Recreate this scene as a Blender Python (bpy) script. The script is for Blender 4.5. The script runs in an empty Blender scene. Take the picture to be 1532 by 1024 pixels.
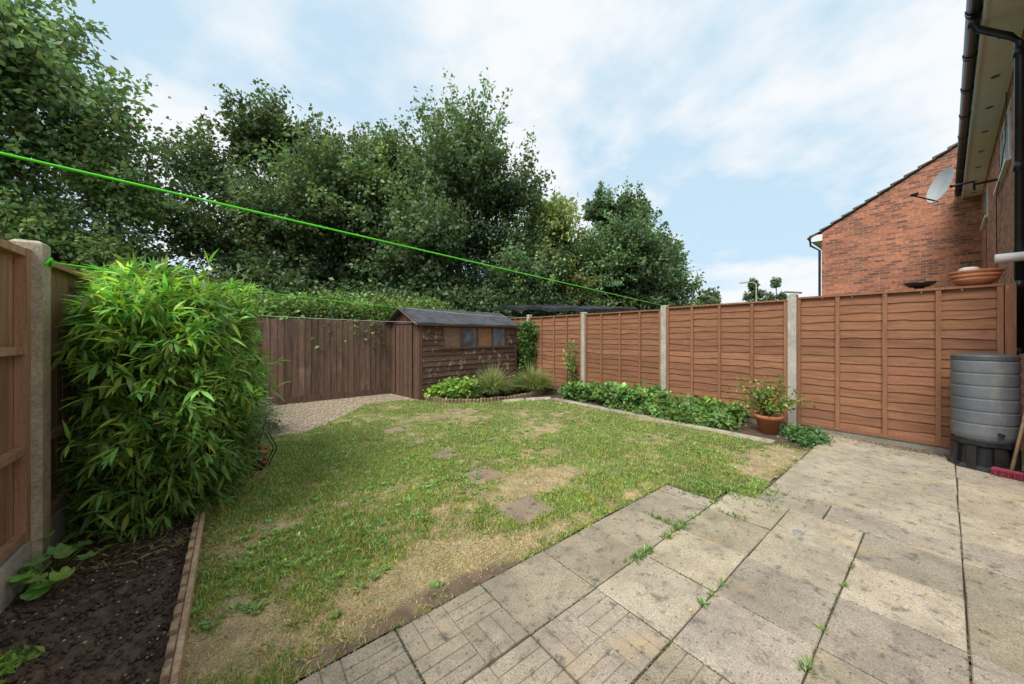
import bpy, math, random
import numpy as np
from mathutils import Vector, Matrix
random.seed(7); rng=np.random.default_rng(11)
scene=bpy.context.scene
scene.view_settings.view_transform='Standard'; scene.view_settings.look='None'; scene.view_settings.exposure=0
def link(o): scene.collection.objects.link(o); return o
# ---------------------------------------------------------------- noise
def vnoise(x,y,seed=0):
    x=np.asarray(x,float); y=np.asarray(y,float)
    r=np.random.default_rng(seed).random((64,64))
    xi=np.floor(x).astype(int); yi=np.floor(y).astype(int); fx=x-xi; fy=y-yi
    fx=fx*fx*(3-2*fx); fy=fy*fy*(3-2*fy)
    a=r[xi%64,yi%64]; b=r[(xi+1)%64,yi%64]; c=r[xi%64,(yi+1)%64]; d=r[(xi+1)%64,(yi+1)%64]
    return (a*(1-fx)+b*fx)*(1-fy)+(c*(1-fx)+d*fx)*fy
def fbm(x,y,seed=0,o=4):
    s=0;a=.5;t=0
    for i in range(o):
        s=s+a*vnoise(np.asarray(x)*2**i,np.asarray(y)*2**i,seed+i); t+=a; a*=.5
    return s/t
# ---------------------------------------------------------------- materials
def new_mat(name):
    m=bpy.data.materials.new(name); m.use_nodes=True
    nt=m.node_tree; b=nt.nodes['Principled BSDF']; return m,nt,b
def N(nt,t,**k):
    n=nt.nodes.new(t)
    for a,v in k.items(): setattr(n,a,v)
    return n
def mixc(nt,mode,fac,a,b):
    n=N(nt,'ShaderNodeMix',data_type='RGBA',blend_type=mode)
    for sock,v in ((n.inputs[0],fac),(n.inputs[6],a),(n.inputs[7],b)):
        if isinstance(v,bpy.types.NodeSocket): nt.links.new(v,sock)
        elif isinstance(v,(int,float)): sock.default_value=v
        else: sock.default_value=(*v,1)
    return n.outputs[2]
def noise(nt,scale,detail=4,stretch=None,rough=.6):
    tc=N(nt,'ShaderNodeTexCoord'); o=tc.outputs['Object']
    if stretch:
        mp=N(nt,'ShaderNodeMapping'); mp.inputs['Scale'].default_value=stretch
        nt.links.new(o,mp.inputs[0]); o=mp.outputs[0]
    n=N(nt,'ShaderNodeTexNoise'); n.inputs['Scale'].default_value=scale; n.inputs['Detail'].default_value=detail
    n.inputs['Roughness'].default_value=rough
    nt.links.new(o,n.inputs['Vector']); return n.outputs[0]
def ramp(nt,src,p0,p1,c0=(0,0,0),c1=(1,1,1)):
    r=N(nt,'ShaderNodeValToRGB'); e=r.color_ramp.elements
    e[0].position=p0; e[0].color=(*c0,1); e[1].position=p1; e[1].color=(*c1,1)
    nt.links.new(src,r.inputs[0]); return r.outputs[0]
def bump(nt,b,src,st=.4,dist=.01):
    n=N(nt,'ShaderNodeBump'); n.inputs['Strength'].default_value=st; n.inputs['Distance'].default_value=dist
    nt.links.new(src,n.inputs['Height']); nt.links.new(n.outputs[0],b.inputs['Normal'])
def surf(name,c1,c2,scale=5,stretch=None,fine=60,rough=.85,bst=.4,bd=.006,spots=None,spotscale=8,p=(.35,.65),spotp=(.56,.66),spec=.3,metal=0,finec=.35,extra=()):
    m,nt,b=new_mat(name)
    c=mixc(nt,'MIX',ramp(nt,noise(nt,scale,5,stretch),*p),c1,c2)
    f=noise(nt,fine,3,stretch)
    c=mixc(nt,'MULTIPLY',1.0,c,ramp(nt,f,.3,.7,(1-finec,)*3,(1+finec*.4,)*3))
    if spots: c=mixc(nt,'MIX',ramp(nt,noise(nt,spotscale,6,None,.7),*spotp),c,spots)
    for e in extra: c=mixc(nt,'MIX',ramp(nt,noise(nt,e[1],5,e[4] if len(e)>4 else None,.7),e[2],e[3]),c,e[0])
    at=N(nt,'ShaderNodeAttribute',attribute_name='Col')
    c=mixc(nt,'MULTIPLY',1.0,c,at.outputs['Color'])
    nt.links.new(c,b.inputs['Base Color']); b.inputs['Roughness'].default_value=rough
    b.inputs['Specular IOR Level'].default_value=spec; b.inputs['Metallic'].default_value=metal
    if bst: bump(nt,b,f,bst,bd)
    return m
def leafmat(name,trans=.3,rough=.45,spec=.35):
    m,nt,b=new_mat(name)
    at=N(nt,'ShaderNodeAttribute',attribute_name='Col')
    nt.links.new(at.outputs['Color'],b.inputs['Base Color']); b.inputs['Roughness'].default_value=rough
    b.inputs['Specular IOR Level'].default_value=spec
    tr=N(nt,'ShaderNodeBsdfTranslucent'); tc=mixc(nt,'MULTIPLY',1.0,at.outputs['Color'],(1.5,1.6,.8))
    nt.links.new(tc,tr.inputs['Color'])
    ms=N(nt,'ShaderNodeMixShader'); ms.inputs[0].default_value=trans
    nt.links.new(b.outputs[0],ms.inputs[1]); nt.links.new(tr.outputs[0],ms.inputs[2])
    nt.links.new(ms.outputs[0],nt.nodes['Material Output'].inputs['Surface']); return m
LEAF=leafmat('leaf'); GRASS=leafmat('grass_blade',.25,.6,.2)
M_lap=surf('lap_wood',(.245,.108,.056),(.345,.165,.09),3,(1,1,12),45,.85,.5,.004,(.17,.078,.045),3,spotp=(.55,.8),extra=(((.10,.05,.03),9,.63,.74,(1,1,4)),))
M_batten=surf('batten_wood',(.25,.11,.058),(.33,.155,.085),4,(12,12,1),60,.8)
M_back=surf('back_board_wood',(.12,.072,.05),(.21,.13,.092),3,(8,8,.7),40,.85,.5,.004,(.24,.185,.14),2.2,spotp=(.55,.8))
M_left=surf('left_board_wood',(.34,.185,.11),(.45,.27,.17),3,(10,10,.8),40,.8)
M_conc=surf('concrete_post',(.38,.355,.30),(.52,.48,.41),7,None,90,.9,.6,.004,(.25,.24,.19),9,spotp=(.56,.75))
M_slab=surf('paving_concrete',(.36,.31,.235),(.52,.455,.35),2.2,None,170,.9,.8,.003,(.24,.21,.17),3.5,spotp=(.46,.70),finec=.5,
   extra=(((.47,.36,.21),1.7,.55,.72),((.16,.145,.11),14,.56,.67),((.10,.09,.07),48,.59,.67),((.58,.54,.46),60,.64,.70)))
M_dirt=surf('dirt',(.10,.075,.05),(.17,.13,.09),9,None,80,.95,.8,.01)
M_soil=surf('soil',(.085,.055,.04),(.15,.103,.073),14,None,70,.95,1,.012)
M_lawn=surf('lawn_ground',(.75,.78,.75),(1.1,1.1,1.1),9,None,160,.95,.9,.01,finec=.5)
M_gravel=surf('gravel',(.44,.35,.23),(.62,.50,.36),30,None,90,.9,1,.015,finec=.6)
M_field=surf('field_grass',(.06,.10,.03),(.12,.15,.05),.4,None,20,.95,0)
M_edge=surf('edging_wood',(.38,.25,.15),(.52,.38,.25),8,None,60,.85,.5,.004,(.20,.13,.08),7)
M_felt=surf('roof_felt',(.05,.055,.063),(.10,.105,.115),5,None,200,.85,.4,.003)
M_tarp=surf('tarpaulin',(.02,.022,.025),(.045,.048,.055),5,None,30,.6,.6,.02)
M_shed=surf('shed_cladding',(.10,.052,.036),(.17,.095,.066),5,(1,1,8),50,.75,.6,.004,(.38,.29,.22),6,spotp=(.55,.63))
M_door=surf('shed_door_wood',(.10,.055,.04),(.165,.092,.062),5,(8,8,1),50,.75,.5)
M_bark=surf('bark',(.07,.055,.04),(.14,.11,.085),6,(1,1,.3),40,.9,.8,.02)
M_black=surf('black_plastic',(.012,.012,.013),(.022,.022,.024),9,None,60,.4,.05,.001,spec=.5,finec=.1)
M_grey=surf('grey_plastic',(.115,.125,.14),(.155,.165,.18),5,None,90,.45,.08,.001,spec=.5,finec=.1,extra=(((.22,.21,.19),6,.56,.75,(1,1,.4)),))
M_white=surf('white_upvc',(.80,.80,.79),(.86,.86,.85),3,None,40,.45,0,finec=.06)
M_dish=surf('dish_metal',(.55,.56,.57),(.66,.67,.68),5,None,40,.5,0,finec=.08)
M_terra=surf('terracotta',(.48,.17,.08),(.58,.24,.12),9,None,70,.75,.3,.002,(.5,.35,.26),6,spotp=(.6,.8))
M_line=surf('green_cord',(.10,.75,.02),(.13,.85,.03),9,None,50,.5,0,finec=.05)
M_wline=surf('white_cord',(.6,.65,.6),(.7,.75,.7),9,None,50,.5,0,finec=.05)
M_red=surf('red_plastic',(.50,.02,.03),(.6,.03,.04),9,None,50,.4,0,finec=.1)
M_broom=surf('broom_bristle',(.22,.03,.05),(.32,.05,.07),60,None,200,.8,.5,.003)
M_tile=surf('roof_tile',(.10,.085,.075),(.17,.145,.125),6,None,60,.85,.5,.01)
M_stone=surf('pebble',(.42,.33,.23),(.60,.50,.38),20,None,60,.9,0)
M_board=surf('window_board',(.17,.105,.065),(.25,.16,.10),5,(1,1,5),50,.7)
M_board2=surf('window_board_rust',(.26,.115,.055),(.36,.18,.09),5,(1,1,5),50,.7)
M_steel=surf('metal_cap',(.5,.5,.5),(.6,.6,.6),9,None,60,.35,0,metal=.8,finec=.1)
def glassmat():
    m,nt,b=new_mat('window_glass'); c=mixc(nt,'MIX',ramp(nt,noise(nt,4,4),.4,.6),(.05,.06,.075),(.13,.15,.175))
    nt.links.new(c,b.inputs['Base Color']); b.inputs['Roughness'].default_value=.12; b.inputs['Specular IOR Level'].default_value=.8; return m
M_glass=glassmat()
def brickmat(name,axis):
    m,nt,b=new_mat(name); tc=N(nt,'ShaderNodeTexCoord'); sp=N(nt,'ShaderNodeSeparateXYZ'); cb=N(nt,'ShaderNodeCombineXYZ')
    nt.links.new(tc.outputs['Object'],sp.inputs[0]); nt.links.new(sp.outputs[axis],cb.inputs[0]); nt.links.new(sp.outputs[2],cb.inputs[1])
    br=N(nt,'ShaderNodeTexBrick'); nt.links.new(cb.outputs[0],br.inputs['Vector'])
    br.inputs['Scale'].default_value=1; br.inputs['Brick Width'].default_value=.225; br.inputs['Row Height'].default_value=.075
    br.inputs['Mortar Size'].default_value=.008; br.inputs['Mortar Smooth'].default_value=.3; br.inputs['Bias'].default_value=-.15
    br.inputs['Color1'].default_value=(.56,.21,.115,1); br.inputs['Color2'].default_value=(.16,.075,.06,1); br.inputs['Mortar'].default_value=(.36,.28,.21,1)
    c=mixc(nt,'MULTIPLY',1.0,br.outputs['Color'],ramp(nt,noise(nt,1.3,5),.3,.7,(.75,.75,.78),(1.15,1.15,1.12)))
    c=mixc(nt,'MULTIPLY',1.0,c,ramp(nt,noise(nt,14,4),.3,.7,(.7,.7,.7),(1.25,1.2,1.2)))
    nt.links.new(c,b.inputs['Base Color']); b.inputs['Roughness'].default_value=.9; b.inputs['Specular IOR Level'].default_value=.2
    bump(nt,b,br.outputs['Fac'],-.5,.006); return m
M_brx=brickmat('brick_facade',0); M_bry=brickmat('brick_gable',1)
# ---------------------------------------------------------------- mesh builder
class MB:
    def __init__(s): s.v=[]; s.f=[]; s.c=[]
    def add(s,vs,fs,c=1.0):
        o=len(s.v); s.v+= [tuple(p) for p in vs]; s.f+=[tuple(i+o for i in f) for f in fs]
        col=(c,c,c,1) if isinstance(c,(int,float)) else (*c,1); s.c+=[col]*len(vs)
    def box(s,lo,hi,c=1.0,M=None,bev=0.0):
        x0,y0,z0=lo; x1,y1,z1=hi; b=bev
        if b:
            vs=[(x0,y0,z0),(x1,y0,z0),(x1,y1,z0),(x0,y1,z0),(x0,y0,z1-b),(x1,y0,z1-b),(x1,y1,z1-b),(x0,y1,z1-b),
                (x0+b,y0+b,z1),(x1-b,y0+b,z1),(x1-b,y1-b,z1),(x0+b,y1-b,z1)]
            fs=[(3,2,1,0),(0,1,5,4),(1,2,6,5),(2,3,7,6),(3,0,4,7),(4,5,9,8),(5,6,10,9),(6,7,11,10),(7,4,8,11),(8,9,10,11)]
        else:
            vs=[(x0,y0,z0),(x1,y0,z0),(x1,y1,z0),(x0,y1,z0),(x0,y0,z1),(x1,y0,z1),(x1,y1,z1),(x0,y1,z1)]
            fs=[(3,2,1,0),(0,1,5,4),(1,2,6,5),(2,3,7,6),(3,0,4,7),(4,5,6,7)]
        if M is not None: vs=[M@Vector(p) for p in vs]
        s.add(vs,fs,c)
    def tube(s,pts,rad,n=8,c=1.0,cap=True):
        pts=[Vector(p) for p in pts]; 
        if isinstance(rad,(int,float)): rad=[rad]*len(pts)
        vs=[]; fs=[]; up=Vector((0,0,1))
        for i,p in enumerate(pts):
            d=(pts[min(i+1,len(pts)-1)]-pts[max(i-1,0)]).normalized()
            a=d.cross(up if abs(d.z)<.95 else Vector((1,0,0))).normalized(); b=d.cross(a)
            for k in range(n):
                t=2*math.pi*k/n; vs.append(p+(a*math.cos(t)+b*math.sin(t))*rad[i])
        for i in range(len(pts)-1):
            for k in range(n):
                k2=(k+1)%n; fs.append((i*n+k,i*n+k2,(i+1)*n+k2,(i+1)*n+k))
        if cap: fs.append(tuple(range(n))[::-1]); fs.append(tuple((len(pts)-1)*n+k for k in range(n)))
        s.add(vs,fs,c)
    def lathe(s,prof,cx,cy,n=32,c=1.0):
        vs=[];fs=[]
        for r,z in prof:
            for k in range(n):
                t=2*math.pi*k/n; vs.append((cx+r*math.cos(t),cy+r*math.sin(t),z))
        for i in range(len(prof)-1):
            for k in range(n):
                k2=(k+1)%n; fs.append((i*n+k,i*n+k2,(i+1)*n+k2,(i+1)*n+k))
        fs.append(tuple(range(n))[::-1]); fs.append(tuple((len(prof)-1)*n+k for k in range(n)))
        s.add(vs,fs,c)
    def obj(s,name,mat,smooth=False,parent=None):
        me=bpy.data.meshes.new(name); me.from_pydata(s.v,[],s.f); me.update()
        at=me.attributes.new('Col','FLOAT_COLOR','POINT'); at.data.foreach_set('color',np.array(s.c,dtype=np.float32).ravel())
        me.materials.append(mat)
        if smooth:
            me.polygons.foreach_set('use_smooth',[True]*len(me.polygons))
        o=link(bpy.data.objects.new(name,me))
        if parent: o.parent=parent
        return o
def empty(name):
    e=bpy.data.objects.new(name,None); e.empty_display_size=.1; return link(e)
def npmesh(name,V,F,C,mat,parent=None):
    V=np.asarray(V,np.float32); F=np.asarray(F,np.int32); k=F.shape[1]
    me=bpy.data.meshes.new(name); me.vertices.add(len(V)); me.vertices.foreach_set('co',V.ravel())
    me.loops.add(F.size); me.loops.foreach_set('vertex_index',F.ravel())
    me.polygons.add(len(F)); me.polygons.foreach_set('loop_start',np.arange(0,F.size,k,dtype=np.int32))
    me.update(calc_edges=True)
    at=me.attributes.new('Col','FLOAT_COLOR','POINT'); C4=np.ones((len(V),4),np.float32); C4[:,:3]=C; at.data.foreach_set('color',C4.ravel())
    me.materials.append(mat); o=link(bpy.data.objects.new(name,me))
    if parent: o.parent=parent
    return o
def nrm(a): return a/np.maximum(np.linalg.norm(a,axis=1,keepdims=True),1e-9)
def rdir(n): return nrm(rng.normal(size=(n,3)))
def leaf_arrays(P,D,L,W,C,fold=.25,Nn=None,mid=.45):
    n=len(P); D=nrm(D); Nn=rdir(n) if Nn is None else Nn
    S=nrm(np.cross(D,Nn)); N2=np.cross(S,D); L=np.broadcast_to(L,(n,))[:,None]; W=np.broadcast_to(W,(n,))[:,None]
    m=P+D*L*mid+N2*W*fold
    V=np.stack([P,m+S*W*.5,m-S*W*.5,P+D*L],1).reshape(-1,3)
    i=np.arange(n)[:,None]*4; F=np.concatenate([i+[0,1,3],i+[0,3,2]],1).reshape(-1,3)
    return V,F,np.repeat(C,4,axis=0)
def leaves(name,*a,mat=None,parent=None,**k):
    V,F,C=leaf_arrays(*a,**k); return npmesh(name,V,F,C,mat or LEAF,parent)
def colvar(base,n,amt=.3,hue=.12):
    b=np.asarray(base,float); k=np.exp(rng.normal(0,amt,(n,1))); h=rng.normal(0,hue,(n,1))
    c=b*k; c[:,0:1]*=np.exp(h*1.5); c[:,2:3]*=np.exp(-h); return np.clip(c,.004,.9)
# ================================================================ GROUND
mb=MB(); mb.add([(-400,-400,-.06),(400,-400,-.06),(400,400,-.06),(-400,400,-.06)],[(0,1,2,3)]); mb.obj('ground',M_field)
XB=[-.3,.35,.72,1.24,1.96,2.7,3.1,3.3,3.85,4.6,5.3]; YB=[5.5,5.6,5.5,6.0,7.0,7.05,6.7,6.15,5.8,5.65,5.3]
def vmax(u): return np.interp(u,XB,YB)
def inlawn(u,v):
    e=.05*(fbm(u*6,v*6,5)-.5)*2
    return (u>-.17)&(u<5.2+e)&(v<vmax(u)+e*2)&((v>1.565+e*.3)|((u>3.05)&(v>1.18))|((u>3.34)&(v>.99+e*.5)))
PATCH=[(2.24,2.4,.42,.2,1.0),(2.0,2.25,.3,.15,.6),(4.5,1.17,.75,.18,1.3),(.9,1.85,.42,.22,1.3),(.3,1.85,.6,.3,.95),(-.05,2.1,.3,.35,.7),(.07,2.95,.22,.18,.9),
       (2.9,3.6,.7,.3,.6),(3.3,2.2,.6,.22,.6),(1.5,1.7,.7,.12,.9),(2.6,1.65,.6,.09,.8),(4.0,3.8,.7,.5,.4),(3.6,4.8,.9,.45,.5),(2.4,5.6,.7,.4,.45),(5.05,3,.14,2,.6),(1.9,4.4,.4,.5,.4),(4.3,2.4,.5,.3,.4),(1.3,2.3,.3,.25,.35),(2.8,2.8,.5,.25,.35)]
def dry(u,v):
    d=(fbm(u*1.7+3,v*1.7,21)-.5)*1.9+(fbm(u*9,v*9,31)-.5)*1.6
    for a,b,ra,rb,k in PATCH: d=d+k*np.exp(-((u-a)/ra)**2-((v-b)/rb)**2)
    return np.clip((d-.20)*1.3,0,1)
def soilm(u,v):
    s=1.3*np.exp(-((v-1.60)/.12)**2)*np.clip(1-(np.abs(u-.75)/.7)**4,0,1)*(.3+1.1*fbm(u*7,v*7,77))
    s=s+.6*np.exp(-((u-2.25)/.25)**2-((v-2.45)/.09)**2)
    return np.clip((s-.4)*2,0,1)
STEP=[(1.745,2.02,.36,.32,.05),(1.86,2.79,.36,.36,-.05),(1.85,3.5,.26,.26,.1),(1.78,4.15,.22,.2,0),(1.75,4.85,.28,.26,.1),(2.6,5.1,.24,.2,0),(3.1,5.5,.28,.24,.1)]
def onstone(u,v):
    r=np.zeros(np.shape(u),bool)
    for i,(a,b,sx,sy,rt) in enumerate(STEP): q=.10 if i>1 else .06; r|=(np.abs(u-a)<sx/2-.015+q*(fbm(v*9,u*9,12)-.6))&(np.abs(v-b)<sy/2-.015+q*(fbm(u*9,v*9,13)-.6))
    return r
g1=np.array((.17,.205,.07)); g2=np.array((.47,.365,.215)); g3=np.array((.22,.155,.10))
nu,nv=240,320; uu,vv=np.meshgrid(np.linspace(-.2,5.3,nu),np.linspace(.95,7.2,nv),indexing='ij'); U=uu.ravel(); W_=vv.ravel()
d=dry(U,W_)[:,None]; s=soilm(U,W_)[:,None]; C=g1*(1-d)+g2*d; C=C*(1-s)+g3*s; C=C*(.75+.5*fbm(U*14,W_*14,3))[:,None]
Z=.004+.012*fbm(U*3,W_*3,9)
V=np.stack([U,W_,Z],1); idx=np.arange(nu*nv).reshape(nu,nv)
F=np.stack([idx[:-1,:-1],idx[1:,:-1],idx[1:,1:],idx[:-1,1:]],-1).reshape(-1,4)
cu=V[F].mean(1); F=F[inlawn(cu[:,0],cu[:,1])]
lawn=npmesh('lawn',V,F,C,M_lawn)
def sheet(name,pts,z,mat): m=MB(); m.add([(a,b,z) for a,b in pts],[tuple(range(len(pts)))]); return m.obj(name,mat)
sheet('gravel_area',[(-.87,5.2),(3.2,5.2),(3.2,8.1),(-.87,8.1)],-.008,M_gravel)
sheet('flower_bed',[(3.2,5.2),(6.3,5.2),(6.3,8.1),(3.2,8.1)],-.01,M_soil)
sheet('side_bed',[(5.1,.9),(6.3,.9),(6.3,5.2),(5.1,5.2)],-.006,M_soil)
sheet('patio_base',[(-2.5,-2.6),(6.3,-2.6),(6.3,1.05),(3.36,1.05),(3.0,1.56),(-2.5,1.56)],-.002,M_dirt)
n=320000; r=np.exp(rng.uniform(np.log(1.4),np.log(8.5),n)); th=rng.uniform(-.1,1.75,n); u=r*np.cos(th); v=r*np.sin(th)
k=inlawn(u,v); u,v=u[k],v[k]; d=dry(u,v); s=soilm(u,v); k=(rng.random(len(u))<(1-.55*d)*(1-.93*s))&((~onstone(u,v))|(rng.random(len(u))<.06)); u,v,d=u[k],v[k],d[k]; n=len(u)
H=rng.uniform(.014,.036,n)*(1-.4*d)*(1+.5*fbm(u*2,v*2,55)); D=np.stack([rng.normal(0,.7,n),rng.normal(0,.7,n),np.ones(n)*(1-.6*d)],1)
dm=(rng.random(n)<(.15+.68*d))[:,None]; cg=colvar((.265,.365,.08),n,.22,.17)*(.65+.7*fbm(u*3,v*3,66))[:,None]; cd=colvar((.56,.43,.24),n,.18,.05)
P=np.stack([u,v,np.full(n,.008)],1)
leaves('lawn_grass',P,D,H,.0045+.0008*np.hypot(u,v),np.where(dm,cd,cg),mat=GRASS,mid=.3).parent=lawn
def rosettes(name,pts,rad,nl,base,lsz,parent=None,h=.5,wr=.35):
    P=[];D=[]
    for (a,b),rr in zip(pts,rad):
        m=max(4,int(nl*rng.uniform(.7,1.3))); an=rng.uniform(0,6.28,m); q=rng.random(m)**.7*rr*.45
        P.append(np.stack([a+q*np.cos(an),b+q*np.sin(an),np.full(m,.015)],1)); D.append(np.stack([np.cos(an),np.sin(an),rng.uniform(.1,h*2,m)],1))
    P=np.concatenate(P);D=np.concatenate(D);m=len(P)
    return leaves(name,P,D,lsz*rng.uniform(.6,1.3,m),lsz*wr,colvar(base,m,.3,.15),parent=parent,Nn=np.tile((0,0,1.),(m,1)))
wp=[];wr=[]
for (a,b,sd,kk) in [(.25,2.35,.25,60),(.15,2.7,.15,24),(.9,2.8,.25,20),(1.5,2.9,.35,30),(1.3,3.8,.8,60),(2.8,4.0,.9,70),(2.0,3.1,.4,20),(3.8,2.6,.8,50),(4.3,1.6,.4,16),(2.6,1.9,.3,8),(.8,4.6,.4,24)]:
    for i in range(kk):
        a2=rng.normal(a,sd);b2=rng.normal(b,sd)
        if inlawn(np.array([a2]),np.array([b2]))[0]: wp.append((a2,b2)); wr.append(rng.uniform(.02,.10))
rosettes('lawn_weeds',wp,wr,16,(.20,.34,.08),.030,lawn,wr=.5)
mb=MB()
for a,b,sx,sy,rt in STEP:
    M=Matrix.Translation((a,b,0))@Matrix.Rotation(rt,4,'Z')@Matrix.Rotation(random.uniform(-.02,.02),4,'X'); mb.box((-sx/2,-sy/2,-.02),(sx/2,sy/2,.018),(.70,.61,.57),M,.006)
mb.obj('stepping_stones',M_slab)
# ================================================================ PATIO
mb=MB()
def slab(u0,u1,v0,v1,pat=False,c=1.0,z=.02):
    g=.0035; cx,cy=(u0+u1)/2,(v0+v1)/2
    M=Matrix.Translation((cx,cy,0))@Matrix.Rotation(random.uniform(-.012,.012),4,'Z')@Matrix.Rotation(random.uniform(-.01,.01),4,'X')@Matrix.Rotation(random.uniform(-.01,.01),4,'Y')
    hx,hy=(u1-u0)/2-g,(v1-v0)/2-g; c0=tuple(c*k for k in (1,random.uniform(.96,1.0),random.uniform(.88,1.0)))
    if not pat: mb.box((-hx,-hy,-.03),(hx,hy,z),c0,M,.004); return
    mb.box((-hx,-hy,-.03),(hx,hy,z-.004),tuple(q*.65 for q in c0),M,.004)
    for i in range(2):
        for j in range(2):
            x0,y0=-hx+i*hx,-hy+j*hy
            for t in range(3):
                e=.0022; cc=tuple(q*k0 for q,k0 in zip(c0,[random.uniform(.88,1.0)]*3))
                if (i+j)%2: mb.box((x0+t*hx/3+e,y0+e,z-.005),(x0+(t+1)*hx/3-e,y0+hy-e,z),cc,M,.002)
                else: mb.box((x0+e,y0+t*hy/3+e,z-.005),(x0+hx-e,y0+(t+1)*hy/3-e,z),cc,M,.002)
for j in range(10):
    v1=1.56-.405*j; v0=v1-.405
    for i in range(-7,5):
        u0=1.03+.46*i; u1=u0+.46
        if j==0 and i==4: u1=3.02
        slab(u0,u1,v0,v1,pat=(i<=(-1 if j==0 else 0) and j<5 and not (i==-4)),c=random.uniform(.74,1.12))
for v0,v1 in [(.56,.98),(-.06,.56),(-.75,-.06),(-1.6,-.75)]: slab(3.33,3.66,v0,v1,c=random.uniform(.85,1))
for a,b,c_,d_ in [(3.66,4.75,-.06,.98),(4.75,6.27,-.06,.98),(3.66,4.3,-.58,-.06),(4.3,5.3,-.58,-.06),(5.3,6.27,-.58,-.06),(3.66,5.15,-1.6,-.58)]:
    slab(a,b,c_,d_,c=random.uniform(.92,1.02))
patio=mb.obj('patio',M_slab)
n=26000
u=rng.uniform(-.5,3.7,n); v=rng.uniform(-.6,1.56,n); which=rng.random(n)<.5
u=np.where(which,1.03+.46*np.round((u-1.03)/.46)+rng.normal(0,.006,n),u); v=np.where(~which,1.56-.405*np.round((1.56-v)/.405)+rng.normal(0,.006,n),v)
k=(fbm(u*3,v*3,301)>.44)&(v<1.6); u,v=u[k],v[k]; n=len(u)
def stones(name,u,v,z,sz,col,mat,parent=None):
    n=len(u); o=np.array([(1,0,0),(0,1,0),(-1,0,0),(0,-1,0),(0,0,.7),(0,0,-.7)],float)
    V=o[None]*rng.uniform(.6,1.2,(n,6,1))*sz[:,None,None]; t=rng.uniform(0,6.28,n); c,s_=np.cos(t),np.sin(t)
    x=V[...,0]*c[:,None]-V[...,1]*s_[:,None]; y=V[...,0]*s_[:,None]+V[...,1]*c[:,None]
    V=np.stack([x+u[:,None],y+v[:,None],V[...,2]+z[:,None]],-1).reshape(-1,3)
    f=np.array([(0,1,4),(1,2,4),(2,3,4),(3,0,4),(1,0,5),(2,1,5),(3,2,5),(0,3,5)]); F=(np.arange(n)[:,None,None]*6+f).reshape(-1,3)
    return npmesh(name,V,F,np.repeat(col,6,axis=0),mat,parent)
stones('joint_moss',u,v,np.full(n,.014),rng.uniform(.003,.008,n),colvar((.12,.12,.065),n,.4,.25),LEAF,patio)
n=1500; u=rng.uniform(-.3,6.1,n); v=rng.uniform(-.5,1.54,n); k=(u<3.3)|(v<.95); u,v=u[k],v[k]; n=len(u)
stones('grit',u,v,np.full(n,.021),rng.uniform(.0015,.005,n),colvar((.26,.21,.14),n,.5,.1),LEAF,patio)
n=3500; v=rng.uniform(-.45,1.05,n); u=6.24-np.abs(rng.normal(0,.07,n))*(.6+fbm(v*5,v*0,8)); stones('fence_foot_debris',u,v,np.full(n,.02),rng.uniform(.004,.014,n),colvar((.20,.15,.10),n,.4,.1),LEAF,patio)
n=160; u=rng.uniform(0,6,n); v=rng.uniform(-.4,5,n); P=np.stack([u,v,np.full(n,.035)],1)
leaves('fallen_leaves',P,rng.normal(size=(n,3))*np.array([1,1,.1]),rng.uniform(.015,.04,n),.014,colvar((.38,.27,.10),n,.35,.15),Nn=np.tile((0,0,1.),(n,1)),parent=patio)
mb=MB()
for i in range(8):
    v0=1.35+i*.48; mb.box((5.18,v0,-.02),(5.36,v0+.47,.022),random.uniform(.8,1.05),None,.005)
for a,b,c_,d_ in [(5.2,5.2,4.7,5.42),(4.66,5.45,4.2,5.55)]: mb.tube([(a,b,0),(c_,d_,0)],.06,4)
mb.obj('edging_path',M_slab)
mb=MB(); mb.lathe([(.03,.0),(.03,.026),(.024,.029)],2.97,.62,20); mb.obj('drain_cap',M_steel)
jw=[];jr=[]
for (a,b,sd,kk,rr,ax) in [(3.20,1.32,.10,80,.1,0),(3.45,1.10,.12,50,.09,0),(2.42,1.155,.10,22,.04,1),(1.95,1.155,.08,16,.04,1),(2.87,.95,.05,6,.03,2),(1.78,.345,.02,3,.04,1),(2.41,1.25,.06,8,.03,2),(5.2,1.05,.1,8,.06,0),(2.8,1.155,.12,8,.02,1),(2.0,.345,.5,4,.015,1),(1.5,.75,.5,4,.015,1)]:
    for i in range(kk):
        jw.append((rng.normal(a,sd if ax!=2 else .006),rng.normal(b,sd if ax!=1 else .006))); jr.append(rr*rng.uniform(.5,1.3))
rosettes('paving_weeds',jw,jr,12,(.17,.27,.07),.036,h=.9,wr=.2)
# ================================================================ LEFT BED
nu,nv=60,300; uu,vv=np.meshgrid(np.linspace(-.87,-.2,nu),np.linspace(-.5,5.3,nv),indexing='ij'); U=uu.ravel();W_=vv.ravel()
Z=.0+.05*fbm(U*7,W_*7,81)+.035*fbm(U*28,W_*28,91,3); idx=np.arange(nu*nv).reshape(nu,nv)
F=np.stack([idx[:-1,:-1],idx[1:,:-1],idx[1:,1:],idx[:-1,1:]],-1).reshape(-1,4)
bed=npmesh('soil_bed',np.stack([U,W_,Z],1),F,np.ones((len(U),3)),M_soil)
n=3500; u=rng.uniform(-.84,-.22,n); v=rng.uniform(1.2,4,n); stones('soil_clods',u,v,.03+.045*fbm(u*7,v*7,81),rng.uniform(.003,.016,n)**1.0,colvar((1,1,1),n,.25,.05),M_soil,bed)
n=260; u=rng.uniform(-.84,-.22,n); v=rng.uniform(1.2,4,n); stones('soil_pebbles',u,v,.035+.05*fbm(u*7,v*7,81),rng.uniform(.003,.009,n),colvar((.9,.9,.9),n,.3,.05),M_stone,bed)
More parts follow.
